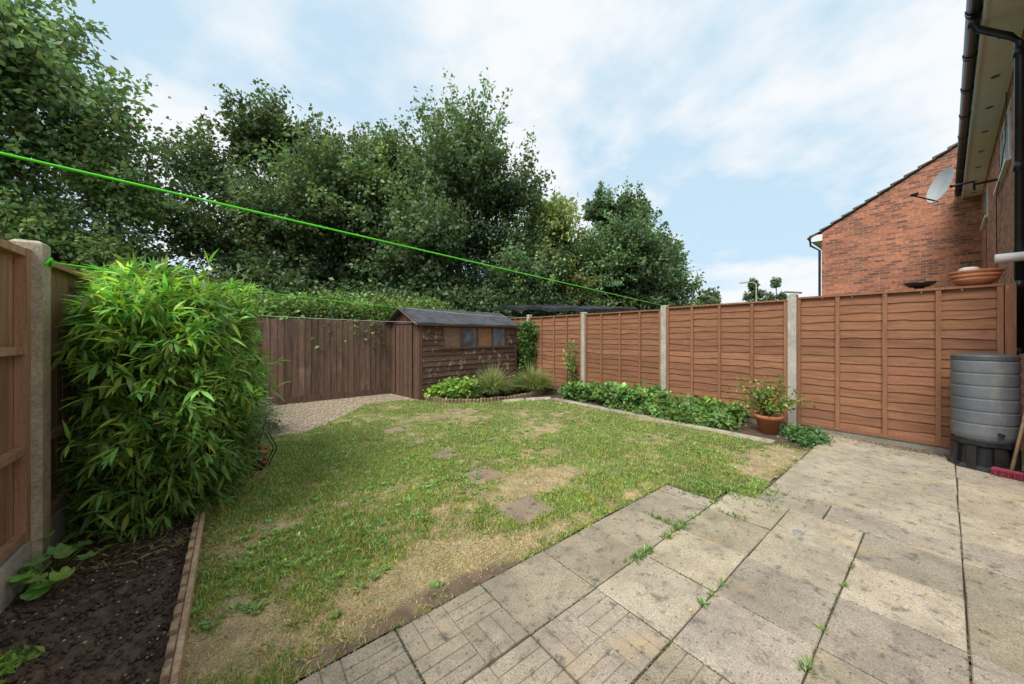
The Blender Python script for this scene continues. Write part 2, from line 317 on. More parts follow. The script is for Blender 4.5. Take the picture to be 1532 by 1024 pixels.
n=14000; u=rng.uniform(-.8,3.1,n); v=rng.uniform(5.45,8.05,n); k=v>vmax(u)-.04+rng.normal(0,.05,n); u,v=u[k],v[k]; n=len(u)
stones('gravel_stones',u,v,np.full(n,.0),rng.uniform(.008,.02,n),colvar((1,1,1),n,.25,.06),M_stone,bpy.data.objects['gravel_area'])
mb=MB(); v=.6; k=0
while v<5.2:
    w=random.uniform(.05,.075); h=.088+random.uniform(-.004,.004)+(.022 if k%2 else 0); mb.box((-.21+random.uniform(-.002,.002),v,-.03),(-.185,v+w-.003,h),random.uniform(.75,1.05),None,.003); v+=w; k+=1
v=.6
while v<5.2:
    mb.box((-.183,v,-.03),(-.160,v+1.15,.092),random.uniform(.9,1.1),None,.003); v+=1.155
mb.obj('timber_edging',M_edge)
mb=MB(); pts=[(3.12,6.72),(3.3,6.12),(3.85,5.78),(4.6,5.66),(5.2,5.78),(5.8,5.9)]
for (a,b),(c_,d_) in zip(pts[:-1],pts[1:]):
    L=math.hypot(c_-a,d_-b); m=int(L/.07)
    for i in range(m):
        t=i/m; x,y=a+(c_-a)*t,b+(d_-b)*t; h=.09+random.uniform(-.012,.012); mb.lathe([(.033,-.02),(.033,h-.006),(.026,h)],x,y,8,random.uniform(.45,.75))
mb.obj('log_edging',M_edge)
# ================================================================ FENCES
FH=1.88; FU=6.3
posts=[-.43,1.38,3.29,5.2,7.1]
fence=empty('lap_fence'); slat=MB(); bat=MB(); pst=MB(); gb=MB()
def lap_panel(v0,v1,z0,z1):
    ns=16; pit=(z1-z0)/ns; m=26; tone=random.uniform(.93,1.07)
    for i in range(ns):
        za=z0+i*pit; c=tone*random.uniform(.82,1.14); sd=random.randint(0,9999); ph=random.uniform(0,60)
        vs=[];fs=[]
        t=np.linspace(0,1,m); vv_=v0+(v1-v0)*t; wob=(fbm(vv_*3+ph,np.zeros(m),sd%50)-.5)*.055*(random.random()<.8)+(fbm(vv_*9+ph,np.zeros(m),sd%40)-.5)*.014
        for k in range(m):
            zb=za-.012+wob[k]; zt=za+pit+.02; xo=FU-.020-random.uniform(0,.0015)
            vs+= [(xo,vv_[k],zb),(FU-.006,vv_[k],zt),(FU+.004,vv_[k],zt),(xo+.009,vv_[k],zb)]
        for k in range(m-1):
            a=4*k;b=a+4; fs+=[(a,b,b+1,a+1),(b,a,a+3,b+3)]
        slat.add(vs,fs,(c,c*random.uniform(.96,1.03),c*random.uniform(.92,1.05)))
    for q in (0.012,.25,.5,.75,.988):
        y=v0+(v1-v0)*q+random.uniform(-.012,.012)*(0.1<q<.9); bat.box((FU-.046,y-.02,z0-.02),(FU-.0225,y+.02,z1),random.uniform(.9,1.15))
    bat.box((FU-.053,v0,z1-.004),(FU+.02,v1,z1+.02),1.05); bat.box((FU-.042,v0,z0-.03),(FU-.022,v1,z0+.012),.9)
    gb.box((FU-.03,v0,-.04),(FU+.015,v1,z0-.032),.55)
pp=[-.43]+posts[1:]+[8.2]
for i in range(len(pp)-1):
    dz=[.02,0,-.03,-.03,-.02][i]; lap_panel(pp[i]+.055,pp[i+1]-.055,.11+dz*.3,FH-.03+dz)
for i,y in enumerate(posts[1:]+[8.2]):
    h=FH+[.06,.03,.0,.03,0][i]; pst.box((FU-.06,y-.05,-.05),(FU+.05,y+.05,h),1.0,None,.012)
pst.box((-.07,-.09,0),(.07,.09,.018),.55,Matrix.Translation((FU,1.38,FH+.08))@Matrix.Rotation(.15,4,'X'))
bat.box((FU-.055,-.45,0),(FU+.03,-.382,FH+.01),1.0)
slat.obj('slats',M_lap,parent=fence); bat.obj('battens',M_batten,parent=fence); pst.obj('posts',M_conc,parent=fence); gb.obj('gravel_boards',M_conc,parent=fence)
hk=MB()
for i in range(26):
    y=-.4+i*.29; hk.tube([(FU-.056,y,FH-.02),(FU-.06,y,FH-.045+random.uniform(-.01,.01))],.003,5)
hk.obj('nails',M_steel,parent=fence)
bf=empty('closeboard_fence'); mb=MB(); u=-.87
while u<6.2:
    w=.128; z=1.67+random.uniform(-.008,.008); c=random.uniform(.7,1.25); tl=random.uniform(-.003,.003)
    mb.add([(u,8.10,.1),(u+w,8.088,.1),(u+w+tl,8.088,z),(u+tl,8.10,z),(u,8.12,.1),(u+w,8.12,.1),(u+w+tl,8.12,z),(u+tl,8.12,z)],[(0,1,2,3),(5,4,7,6),(1,5,6,2),(4,0,3,7),(3,2,6,7)],c); u+=.116
mb.obj('boards',M_back,parent=bf); mb=MB(); mb.box((-.87,8.075,-.02),(6.25,8.125,.13),.8); mb.obj('gravel_board',M_back,parent=bf)
lf=empty('panel_fence'); bd=MB(); rl=MB(); ps=MB(); g=MB(); LU=-.87
lp=[-2.56,-.66,1.24,3.14,5.04,6.94,8.1]
for a,b in zip(lp[:-1],lp[1:]):
    v=a+.06
    while v<b-.06:
        w=min(.10,b-.055-v); bd.box((LU-.045,v,.25),(LU-.028+random.uniform(0,.003),v+w-.004,1.80),random.uniform(.78,1.1)); v+=.1
    for z in (.27,.72,1.25,1.77): 
        rl.box((LU-.024,a+.055,z),(LU+.012,b-.055,z+.04),random.uniform(.95,1.15))
    for y in (a+.055,b-.10): rl.box((LU-.026,y,.25),(LU+.016,y+.045,1.812),1.05)
    g.box((LU-.03,a+.05,-.05),(LU+.02,b-.05,.247),.95)
for y in lp[:-1]: ps.box((LU-.055,y-.055,-.05),(LU+.055,y+.055,1.865),(1.0,.93,.80),None,.015)
bd.obj('boards',M_left,parent=lf); rl.obj('rails',M_left,parent=lf); ps.obj('posts',M_conc,parent=lf); g.obj('gravel_boards',M_conc,parent=lf)
# ================================================================ SHED
shed=empty('garden_shed'); SM=Matrix.Translation((3.02,6.80,0))@Matrix.Rotation(math.radians(7),4,'Z'); SL,SD,SE,SR=2.85,1.36,1.60,1.92
mb=MB()
n_b=14; pit=SE/n_b
for i in range(n_b):
    z0=i*pit
    segs=[(0,1.1),(1.104,1.9),(1.904,SL)] if not (z0+pit>1.09 and z0<1.53) else [(0,.54),(2.47,SL)]
    for a,b in segs:
        c=random.uniform(.7,1.2)
        vs=[(a,-.020,z0),(b,-.020,z0),(b,-.004,z0+pit),(a,-.004,z0+pit),(a,.0,z0),(b,.0,z0)]
        mb.add([SM@Vector(p) for p in vs],[(0,1,2,3),(4,5,1,0)],c)
        vs=[(SL+.018,0,z0),(SL+.018,SD,z0),(SL+.004,SD,z0+pit),(SL+.004,0,z0+pit)]
        if b==SL: mb.add([SM@Vector(p) for p in vs],[(0,1,2,3)],c)
mb.box((0,SD-.02,0),(SL,SD,SE),.9,SM); mb.box((0.02,0.003,0),(SL,.02,SE),.4,SM)
mb.obj('cladding',M_shed,parent=shed)
mb=MB()
k=0; y=.0
while y<SD-.01:
    w=min(.10,SD-y); zt=lambda t: SE+(SR-SE)*(1-abs(t-SD/2)/(SD/2)) ; c=random.uniform(.75,1.15)
    vs=[(-.004-.004*(k%2),y,.02),(-.004-.004*(k%2),y+w-.005,.02),(-.004-.004*(k%2),y+w-.005,zt(y+w)-.0),(-.004-.004*(k%2),y,zt(y))]
    mb.add([SM@Vector(p) for p in vs],[(3,2,1,0)],c); y+=w; k+=1
mb.box((.0,.021,0),(.03,SD-.021,SE),.25,SM)
for y in (.30,.30+.74): mb.box((-.026,y,.05),(-.01,y+.03,1.62),.6,SM)
mb.box((-.026,.30,1.60),(-.01,1.07,1.635),.9,SM); mb.box((-.03,.0,.0),(-.005,.045,SE),1.1,SM); mb.box((-.022,-.026,.0),(.03,-.0205,SE),1.15,SM); mb.box((SL-.03,-.026,0),(SL+.02,-.0205,SE),1.1,SM)
mb.obj('door_end',M_door,parent=shed)
mb=MB(); ov=.09; th=.03
for sgn in (0,1):
    y0,y1=(-ov,SD/2) if sgn==0 else (SD+ov,SD/2); sl=(SR-SE)/(SD/2); ze=SE-ov*sl+.02
    m=10; vs=[];fs=[]
    for i in range(m+1):
        x=-.12+(SL+.24)*i/m; sg=.012*math.sin(i*1.7)
        vs+=[(x,y0,ze+sg),(x,y1,SR+.02+sg*.4),(x,y1,SR+.02+th+sg*.4),(x,y0,ze+th+sg)]
    for i in range(m):
        a=4*i;b=a+4; fs+=[(a,b,b+1,a+1),(a+3,a+2,b+2,b+3),(a,a+3,b+3,b)]
    fs+=[(0,1,2,3),(4*m,4*m+3,4*m+2,4*m+1)]
    mb.add([SM@Vector(p) for p in vs],fs,1.0)
mb.obj('roof',M_felt,parent=shed)
mb=MB()
mb.tube([SM@Vector((-.13,-ov,SE-ov*.48+.0)),SM@Vector((-.13,SD/2,SR+.01)),SM@Vector((-.13,SD+ov,SE-ov*.48))],.022,4,.9)
mb.box((-.1,-ov-.005,SE-.045),(SL+.1,-ov+.012,SE-.01),.8,SM)
for t in (.54,.54+.4825,.54+.965,.54+1.4475,2.44): mb.box((t-.015,-.028,1.07),(t+.03,.0,1.55),.9,SM)
mb.box((.52,-.034,1.04),(2.49,-.005,1.085),1,SM); mb.box((.52,-.032,1.525),(2.49,-.003,1.56),.9,SM)
mb.obj('frames',M_door,parent=shed)
for i,mt in enumerate((M_board,M_glass,M_board2,M_glass)):
    mb=MB(); a=.57+i*.4825; mb.box((a,-.014,1.086),(a+.435,-.004,1.524),1,SM); mb.obj('pane_%d'%i,mt,parent=shed)
sh=empty('felt_shelter'); mb=MB(); A,B,C_,D_=[Vector(p) for p in ((6.42,5.3,1.97),(6.42,8.7,2.27),(8.7,8.7,2.42),(8.7,5.3,2.1))]
vs=[];fs=[];m=14
for i in range(m+1):
    for j in range(m+1):
        p=(A*(1-i/m)+B*i/m)*(1-j/m)+(D_*(1-i/m)+C_*i/m)*j/m; p.z+=.03*math.sin(i*1.1)*math.cos(j*1.3)+random.uniform(-.015,.015); vs.append(p)
for p in list(vs): vs.append(p+Vector((0,0,-.09+random.uniform(-.02,.02))))
o=(m+1)**2
for i in range(m):
    for j in range(m):
        a=i*(m+1)+j; fs.append((a,a+m+1,a+m+2,a+1)); fs.append((o+a,o+a+1,o+a+m+2,o+a+m+1))
    fs.append((i*(m+1),o+i*(m+1),o+(i+1)*(m+1),(i+1)*(m+1))); fs.append((i,i+1,o+i+1,o+i))
mb.add(vs,fs); mb.obj('roof',M_tarp,parent=sh); mb=MB()
for x,y in ((6.55,5.5),(6.55,8.5),(8.5,8.5),(8.5,5.5)): mb.box((x-.05,y-.05,-.05),(x+.05,y+.05,1.88))
mb.obj('posts',M_door,parent=sh)
# ================================================================ HOUSES
h1=empty('brick_house'); WV=-.57; U0,U1=5.25,15.0
win=[(8.5,10.4,3.85,4.8),(12.7,14.2,3.95,4.8),(8.3,10.2,.95,2.1)]
xs=sorted({U0,U1,*[w[0] for w in win],*[w[1] for w in win]}); zs=sorted({-.05,4.97,*[w[2] for w in win],*[w[3] for w in win]})
mb=MB()
for a,b in zip(xs[:-1],xs[1:]):
    for c_,d_ in zip(zs[:-1],zs[1:]):
        if any(w[0]<=a and b<=w[1] and w[2]<=c_ and d_<=w[3] for w in win): continue
        mb.add([(a,WV,c_),(b,WV,c_),(b,WV,d_),(a,WV,d_)],[(1,0,3,2)])
for w in win:
    a,b,c_,d_=w; mb.add([(a,WV,c_),(b,WV,c_),(b,WV,d_),(a,WV,d_),(a,WV-.1,c_),(b,WV-.1,c_),(b,WV-.1,d_),(a,WV-.1,d_)],[(0,4,5,1),(1,5,6,2),(2,6,7,3),(3,7,4,0)])
mb.obj('wall',M_brx,parent=h1)
mb=MB(); mb.add([(U0,WV,-.05),(U0,-7.5,-.05),(U0,-7.5,5),(U0,-4,7.2),(U0,WV,5)],[(0,4,3,2,1)]); mb.add([(U0,-7.5,-.05),(U1,-7.5,-.05),(U1,-7.5,5),(U0,-7.5,5)],[(0,1,2,3)]); mb.obj('end_wall',M_bry,parent=h1)
wf=MB(); wg=MB()
for a,b,c_,d_ in win:
    y0,y1=WV-.07,WV-.015; t=.06
    wf.box((a,y0,c_),(b,y1,c_+t)); wf.box((a,y0,d_-t),(b,y1,d_)); wf.box((a,y0+.001,c_+t),(a+t,y1-.001,d_-t)); wf.box((b-t,y0+.001,c_+t),(b,y1-.001,d_-t))
    for q in (1/3,2/3): wf.box((a+(b-a)*q-.035,y0+.001,c_+t),(a+(b-a)*q+.035,y1-.001,d_-t))
    wf.box((a-.04,WV-.05,c_-.045),(b+.04,WV+.05,c_-.002)); wg.box((a+t,y0+.015,c_+t),(b-t,y0+.025,d_-t))
wf.obj('window_frames',M_white,parent=h1); wg.obj('window_glass',M_glass,parent=h1)
GO=-.035
mb=MB(); mb.box((U0,-.25+GO,4.93),(U1,-.225+GO,5.12)); mb.box((U0,WV-.02,4.965),(U1,-.252+GO,4.985))
mb.obj('soffit',M_white,parent=h1)
mb=MB()
for i in range(9): mb.lathe([(.04,4.957),(.04,4.962)],6.2+i*1.05,-.43,14,.8)
mb.obj('soffit_vents',M_grey,parent=h1)
mb=MB(); n=9; L=[]; gy=-.165+GO
for x in (U0,U1-.1):
    for k in range(n): t=math.pi*k/(n-1); L.append((x,gy-.058*math.cos(t),5.09-.075*math.sin(t)))
mb.add(L,[(k,k+1,n+k+1,n+k) for k in range(n-1)]+[tuple(range(n)),tuple(range(2*n-1,n-1,-1))])
for x in np.arange(5.6,14.8,1.0):
    L=[]
    for xx in (x,x+.07):
        for k in range(n): t=math.pi*k/(n-1); L.append((xx,gy-.066*math.cos(t),5.092-.084*math.sin(t)))
    mb.add(L,[(k,k+1,n+k+1,n+k) for k in range(n-1)]+[tuple(range(n)),tuple(range(2*n-1,n-1,-1))])
mb.tube([(6.7,gy,5.02),(6.7,gy,4.93),(6.7,gy-.04,4.87),(6.7,-.44,4.66),(6.7,-.5,4.55),(6.7,-.5,1.15)],.034,12)
mb.tube([(6.7,gy,5.03),(6.7,gy,4.93)],.045,12)
for z in (4.45,3.2,1.9): mb.tube([(6.7,-.5,z-.05),(6.7,-.5,z+.05)],.042,12)
mb.obj('gutter_and_downpipe',M_black,True,parent=h1)
def roof(p0,p1,p2,p3,th=.06,parent=None,name='roof'):
    mb=MB(); P4=[Vector(p) for p in (p0,p1,p2,p3)]; n_=(P4[1]-P4[0]).cross(P4[3]-P4[0]).normalized(); n_=n_ if n_.z>0 else -n_
    R=18
    for i in range(R):
        a=i/R;b=(i+1.12)/R; q=[P4[0].lerp(P4[3],a),P4[1].lerp(P4[2],a),P4[1].lerp(P4[2],b),P4[0].lerp(P4[3],b)]
        lo=[q[0]+n_*.02,q[1]+n_*.02,q[2],q[3]]; hi=[q[0]+n_*(.02+th*.6),q[1]+n_*(.02+th*.6),q[2]+n_*.02,q[3]+n_*.02]
        mb.add(lo+hi,[(0,1,5,4),(4,5,6,7),(1,2,6,5),(3,0,4,7),(3,2,1,0)],random.uniform(.85,1.1))
    return mb.obj(name,M_tile,parent=parent)
roof((U0-.05,-.2,5.12),(U1,-.2,5.12),(U1,-4,7.3),(U0-.05,-4,7.3),parent=h1); roof((U0-.05,-7.8,5.1),(U1,-7.8,5.1),(U1,-4,7.3),(U0-.05,-4,7.3),parent=h1,name='roof_rear')
mb=MB(); mb.tube([(6.62,-.57,2.2),(6.62,-.34,2.2)],.05,16); mb.tube([(6.62,-.57,2.2),(6.62,-.545,2.2)],.08,16); mb.obj('flue',M_white,True,parent=h1)
mb=MB(); mb.tube([(8.8,-.55,4.9),(8.82,-.54,4.2),(9.9,-.52,3.6),(10.2,-.55,2.0)],.006,5); mb.tube([(13.2,-.55,4.6),(12.6,-.54,3.4),(12.3,-.55,2.0)],.006,5); mb.obj('cable',M_black,parent=h1)
h2=empty('brick_house'); GU=15.0; GV=2.54; RV=-1.9; EZ=4.70; RZ=EZ+(GV-RV)*.61
mb=MB(); mb.add([(GU,GV,-.05),(GU,2*RV-GV,-.05),(GU,2*RV-GV,EZ),(GU,RV,RZ),(GU,GV,EZ)],[(0,4,3,2,1)]); mb.obj('gable_wall',M_bry,parent=h2)
mb=MB(); mb.add([(GU,GV,-.05),(GU+8,GV,-.05),(GU+8,GV,EZ),(GU,GV,EZ)],[(1,0,3,2)]); mb.obj('front_wall',M_brx,parent=h2)
roof((GU-.06,GV+.28,EZ-.13),(GU+8,GV+.28,EZ-.13),(GU+8,RV,RZ+.03),(GU-.06,RV,RZ+.03),.1,h2); roof((GU-.06,2*RV-GV-.28,EZ-.13),(GU+8,2*RV-GV-.28,EZ-.13),(GU+8,RV,RZ+.03),(GU-.06,RV,RZ+.03),.1,h2,'roof_rear')
mb=MB(); mb.box((GU-.02,GV+.003,EZ-.22),(GU+8,GV+.24,EZ-.18)); mb.box((GU-.03,GV+.243,EZ-.24),(GU+8,GV+.265,EZ-.08)); mb.box((GU-.035,GV-.02,EZ-.26),(GU-.004,GV+.24,EZ-.05)); mb.obj('fascia',M_white,parent=h2)
mb=MB(); mb.tube([(GU-.02,GV+.32,EZ-.13),(GU+8,GV+.32,EZ-.13)],.05,10); mb.tube([(GU+.1,GV+.32,EZ-.15),(GU+.1,GV+.3,EZ-.35),(GU+.1,GV+.07,EZ-.55),(GU+.1,GV+.07,0)],.034,10); mb.obj('gutter_and_downpipe',M_black,parent=h2)
sd=empty('satellite_dish'); ctr=Vector((9.9,0.02,4.02)); nd=Vector((-.50,.82,.26)).normalized(); a=nd.cross(Vector((0,0,1))).normalized(); b=a.cross(nd)
mb=MB(); vs=[];fs=[];n=28;R=6
for i in range(R+1):
    r=.30*i/R
    for k in range(n):
        t=2*math.pi*k/n; vs.append(ctr+a*(math.cos(t)*r*.92)+b*(math.sin(t)*r)+nd*(.06*(i/R)**2))
for i in range(R):
    for k in range(n): k2=(k+1)%n; fs.append((i*n+k,i*n+k2,(i+1)*n+k2,(i+1)*n+k))
mb.add(vs,fs); mb.obj('reflector',M_dish,True,parent=sd)
mb=MB(); lnb=ctr+nd*.42-b*.22
mb.tube([ctr-b*.28+nd*.02,lnb],.012,6); mb.tube([lnb-nd*.03,lnb+b*.04-nd*.1],.028,10); mb.tube([ctr-nd*.01,ctr-nd*.1,Vector((9.95,-.3,4.0)),Vector((9.95,-.3,3.85))],.022,8); mb.tube([Vector((9.95,-.3,3.95)),Vector((9.95,-.57,3.95))],.022,8); mb.box((9.88,-.58,3.82),(10.02,-.555,4.08))
mb.obj('bracket_and_lnb',M_black,parent=sd)
# ================================================================ WATER BUTT
wb=empty('water_butt'); cx,cy=5.93,-.24
prof=[(.185,.30),(.203,.33)]
for i in range(6):
    z=.36+i*.125; prof+=[(.212,z),(.2135,z+.02),(.2135,z+.100),(.207,z+.106),(.207,z+.119)]
prof=prof[:-1]+[(.205,1.10),(.19,1.12),(.18,1.125)]
mb=MB(); mb.lathe(prof,cx,cy,64); bo=mb.obj('barrel',M_grey,False,parent=wb)
mb=MB(); mb.lathe([(.208,1.10),(.213,1.106),(.213,1.14),(.20,1.155),(.10,1.17),(.05,1.173)],cx,cy,64,.5); mb.obj('lid',M_grey,False,parent=wb)
mb=MB()
mb.lathe([(.235,-.0),(.235,.03),(.20,.06),(.185,.24),(.21,.26),(.21,.30)],cx,cy,8); mb.tube([(cx-.19,cy-.08,.40),(cx-.25,cy-.1,.40),(cx-.26,cy-.1,.36)],.014,8); mb.tube([(6.7,-.5,1.2),(6.5,-.47,1.16),(6.12,-.33,1.06)],.022,10)
for k in range(8):
    t=2*math.pi*k/8+.39; mb.box((-.012,-.03,0),(.012,.03,.25),1,Matrix.Translation((cx+.205*math.cos(t),cy+.205*math.sin(t),0))@Matrix.Rotation(t,4,'Z'))
mb.obj('stand',M_black,parent=wb)
br=empty('push_broom'); BM=Matrix.Translation((5.64,-.38,0))@Matrix.Rotation(math.radians(75),4,'Z')
mb=MB(); mb.box((-.11,-.025,.07),(.11,.025,.095),1,BM,.008); mb.obj('head',M_broom,parent=br)
mb=MB()
for i in range(22):
    for j in range(3): mb.tube([BM@Vector((-.10+i*.0096,-.018+j*.018,.072)),BM@Vector((-.105+i*.01+random.uniform(-.006,.006),-.03+j*.03,.02))],.004,4,random.uniform(.7,1.2))
mb.obj('bristles',M_broom,parent=br); mb=MB(); mb.tube([BM@Vector((0,0,.09)),Vector((5.76,-.55,1.25))],.012,8); mb.obj('handle',M_edge,True,parent=br)
pt=empty('terracotta_pots'); mb=MB(); 
mb.lathe([(.09,1.903),(.13,1.92),(.16,1.96),(.165,1.975),(.15,1.975),(.17,1.99),(.185,2.02),(.165,2.02),(.185,2.035),(.20,2.06),(.185,2.062),(.1,2.03)],6.42,-.2,32); mb.obj('saucers',M_terra,True,parent=pt)
mb=MB(); mb.lathe([(.02,2.05),(.07,2.06),(.075,2.10),(.05,2.11)],6.44,-.16,12,1.0); mb.obj('broken_pot',M_white,parent=pt)
mb=MB(); mb.box((6.33,-.45,-.05),(6.6,.5,1.9)); mb.obj('plinth',M_lap,parent=pt)
mb=MB(); mb.lathe([(.08,1.93),(.12,1.96),(.135,1.985),(.12,1.987),(.05,1.97)],6.45,.2,28); mb.box((6.40,.16,1.88),(6.5,.24,1.935)); mb.obj('black_saucer',M_black,True)
# ================================================================ WASHING LINES
def line(name,a,b,r,mat,sag=.0):
    mb=MB(); a=Vector(a);b=Vector(b); pts=[]
    for i in range(25):
        t=i/24; p=a.lerp(b,t); p.z-=sag*4*t*(1-t); pts.append(p)
    mb.tube(pts,r,6); return mb.obj(name,mat,True)
line('washing_line',(-.82,1.24,1.76),(6.26,3.29,1.90),.0035,M_line)
line('washing_line',(-.80,3.14,1.76),(2.94,7.4,1.95),.0045,M_line,.03)
line('washing_line',(-.8,5.04,1.62),(3.0,6.78,1.62),.004,M_wline,.02)
line('washing_line',(2.94,7.4,1.95),(6.24,7.0,1.82),.003,M_wline,.03)
mb=MB(); mb.tube([(LU+.057,3.1,1.74),(LU+.07,3.14,1.78),(LU+.06,3.18,1.74)],.007,6); mb.obj('line_hook',M_line,True)
# ================================================================ TREES
def tree(name,u,v,base_z,top,R,nl,nlobes,lsz,col,shoots=60,trunkr=.16,upb=.5,seed=0,lo=1.8,tight=1.0,amt=.28,flat=0.0):
    rs=np.random.default_rng(seed); par=empty(name); wood=MB(); H=top-lo
    lobes=[]
    for i in range(nlobes):
        h=(i+.5)/nlobes; h=min(max(h+rs.normal(0,.06),.06),.9)
        env=R*(math.sin(math.pi*min(1,h*(.82-.15*flat)+.14+.04*flat))**(.65-.25*flat))
        an=i*2.4+rs.uniform(-.5,.5); rr=env*rs.uniform(.4,.74)*(1 if h<.8+flat*.1 else .6)
        lobes.append((np.array([u+rr*math.cos(an),v+rr*math.sin(an),lo+H*h*.9]),env*rs.uniform(.34,.52)*tight))
    lobes.append((np.array([u,v,lo+H*.45]),R*.55)); lobes.append((np.array([u,v,lo+H*.2]),R*.5)); lobes.append((np.array([u,v,top-H*.2]),R*.3))
    trunk=[Vector((u,v,-.1)),Vector((u+.08,v,lo*.6)),Vector((u,v+.1,lo+H*.3)),Vector((u+.1,v,lo+H*.6)),Vector((u,v,top-.9))]
    wood.tube(trunk,[trunkr*1.3,trunkr,trunkr*.75,trunkr*.45,.015],8)
    Pn=[];Dn=[];Cn=[];per=max(6,int(nl/(len(lobes)*shoots)))
    for lc,lr in lobes:
        z0=max(lo*.5,lc[2]-lr*1.2-.3); st=Vector((u,v,z0)); en=Vector(lc); md=st.lerp(en,.55)+Vector((0,0,.25))
        wood.tube([st,md,en],[trunkr*.4,trunkr*.28,trunkr*.12],6)
        lb=math.exp(rs.normal(0,.2))
        for s_ in range(shoots):
            d=rs.normal(size=3); d/=np.linalg.norm(d); d[2]=d[2]*.9+upb*.35; d/=np.linalg.norm(d)
            L=lr*rs.uniform(.7,1.35)*(1+.5*max(0,d[2])*upb*2*rs.random()); p0=lc+d*lr*.1; ed=d+np.array([0,0,upb*.8]); ed/=np.linalg.norm(ed)
            if s_%3==0: wood.tube([Vector(lc),Vector(lc+d*L*.55),Vector(lc+d*L*.55+ed*L*.4)],[trunkr*.1,trunkr*.06,.006],4,cap=False)
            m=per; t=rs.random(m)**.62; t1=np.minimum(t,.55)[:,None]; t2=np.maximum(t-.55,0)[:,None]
            p=lc+d*L*t1+ed*L*t2; sp=(.10+.12*(1-t))*min(lr,1.6)*.8
            p=p+rs.normal(size=(m,3))*sp[:,None]*np.array([1,1,.8])
            Pn.append(p); Dn.append(rs.normal(size=(m,3))+np.array([0,0,-.25])+d*.5)
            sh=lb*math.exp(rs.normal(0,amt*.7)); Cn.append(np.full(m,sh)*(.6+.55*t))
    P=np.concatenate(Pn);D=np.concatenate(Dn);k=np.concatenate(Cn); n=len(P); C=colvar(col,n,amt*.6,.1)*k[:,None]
    nn=nrm(rdir(n)+np.array([0,0,.9])); ls=lsz*rng.uniform(.65,1.3,n)
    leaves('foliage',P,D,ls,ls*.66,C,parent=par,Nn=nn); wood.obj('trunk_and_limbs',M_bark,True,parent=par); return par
tree('field_maple_tree',1.5,14.37,0,9.3,3.5,74000,15,.135,(.135,.195,.088),seed=3,flat=.7)
tree('lime_tree',6.75,11.6,0,9.1,3.8,88000,17,.135,(.125,.19,.092),seed=5,upb=.8,flat=1)
tree('lime_tree',4.2,12.9,0,8.5,2.7,45000,11,.135,(.13,.19,.088),seed=16,upb=.6,flat=.8)
tree('hawthorn_tree',13.7,9.53,0,8.0,3.0,48000,11,.15,(.13,.205,.10),seed=8,upb=.7,flat=.3)
tree('hawthorn_tree',16.4,9.2,0,6.6,2.2,24000,7,.16,(.13,.205,.10),seed=28,upb=.6)
tree('elder_tree',10.6,10.5,0,7.2,2.6,38000,10,.14,(.20,.25,.09),seed=9,upb=.4,flat=.8)
tree('ash_tree',-4.2,13.2,0,9.2,2.8,60000,13,.12,(.18,.265,.12),seed=12,upb=.3,flat=.3)
tree('ash_tree',-6.6,13.8,0,13.2,4.2,72000,14,.15,(.18,.26,.12),seed=13,upb=.3,flat=.3)
tree('cherry_tree',-2.35,12.7,0,5.9,1.4,26000,8,.10,(.21,.29,.115),seed=14,upb=.3,trunkr=.08,lo=1.4)
tree('distant_tree',31.8,13.0,0,5.0,2.6,7000,6,.35,(.14,.19,.11),seed=17,trunkr=.15,shoots=40,lo=1)
tree('poplar_tree',70.1,20.7,0,12.3,1.7,8000,10,.42,(.13,.18,.11),seed=18,trunkr=.2,shoots=30,upb=1.2,lo=1)
tree('poplar_tree',73.4,18.4,0,12.6,1.7,8000,10,.42,(.13,.18,.11),seed=19,trunkr=.2,shoots=30,upb=1.2,lo=1)
def mass(name,path,width,z0,z1,n,lsz,col,clump=.45,amt=.3,wr=.6,parent=None,down=0.0,topvar=.35,nclump=None):
    path=np.array(path,float); seg=np.linalg.norm(np.diff(path,axis=0),axis=1); cum=np.r_[0,np.cumsum(seg)]; nc=nclump or max(6,n//70)
    t=rng.uniform(0,cum[-1],nc); px=np.interp(t,cum,path[:,0]); py=np.interp(t,cum,path[:,1])
    hz=z1*(1-topvar*fbm(t*1.3,t*0,int(z1*100)%50)); cz=z0+(hz-z0)*rng.random(nc)**.8
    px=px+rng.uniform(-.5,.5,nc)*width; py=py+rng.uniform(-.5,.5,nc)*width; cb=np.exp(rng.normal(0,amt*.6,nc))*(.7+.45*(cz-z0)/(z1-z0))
    i=rng.integers(0,nc,n); P=np.stack([px[i],py[i],cz[i]],1)+rng.normal(size=(n,3))*clump*np.array([.6,.6,.45]); P[:,2]=np.maximum(P[:,2],z0+.01)
    ls=lsz*rng.uniform(.6,1.3,n); D=rng.normal(size=(n,3))+np.array([0,0,-down])
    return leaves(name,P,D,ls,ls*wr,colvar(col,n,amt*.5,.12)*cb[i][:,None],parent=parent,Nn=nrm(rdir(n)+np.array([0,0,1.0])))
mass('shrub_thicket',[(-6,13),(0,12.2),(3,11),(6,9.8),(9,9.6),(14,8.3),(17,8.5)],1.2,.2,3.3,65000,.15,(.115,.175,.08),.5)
mass('ivy_hedge',[(-2.2,8.9),(.5,8.75),(2.9,8.6),(5,8.9)],.7,1.0,2.55,32000,.085,(.19,.29,.09),.25,wr=.8)
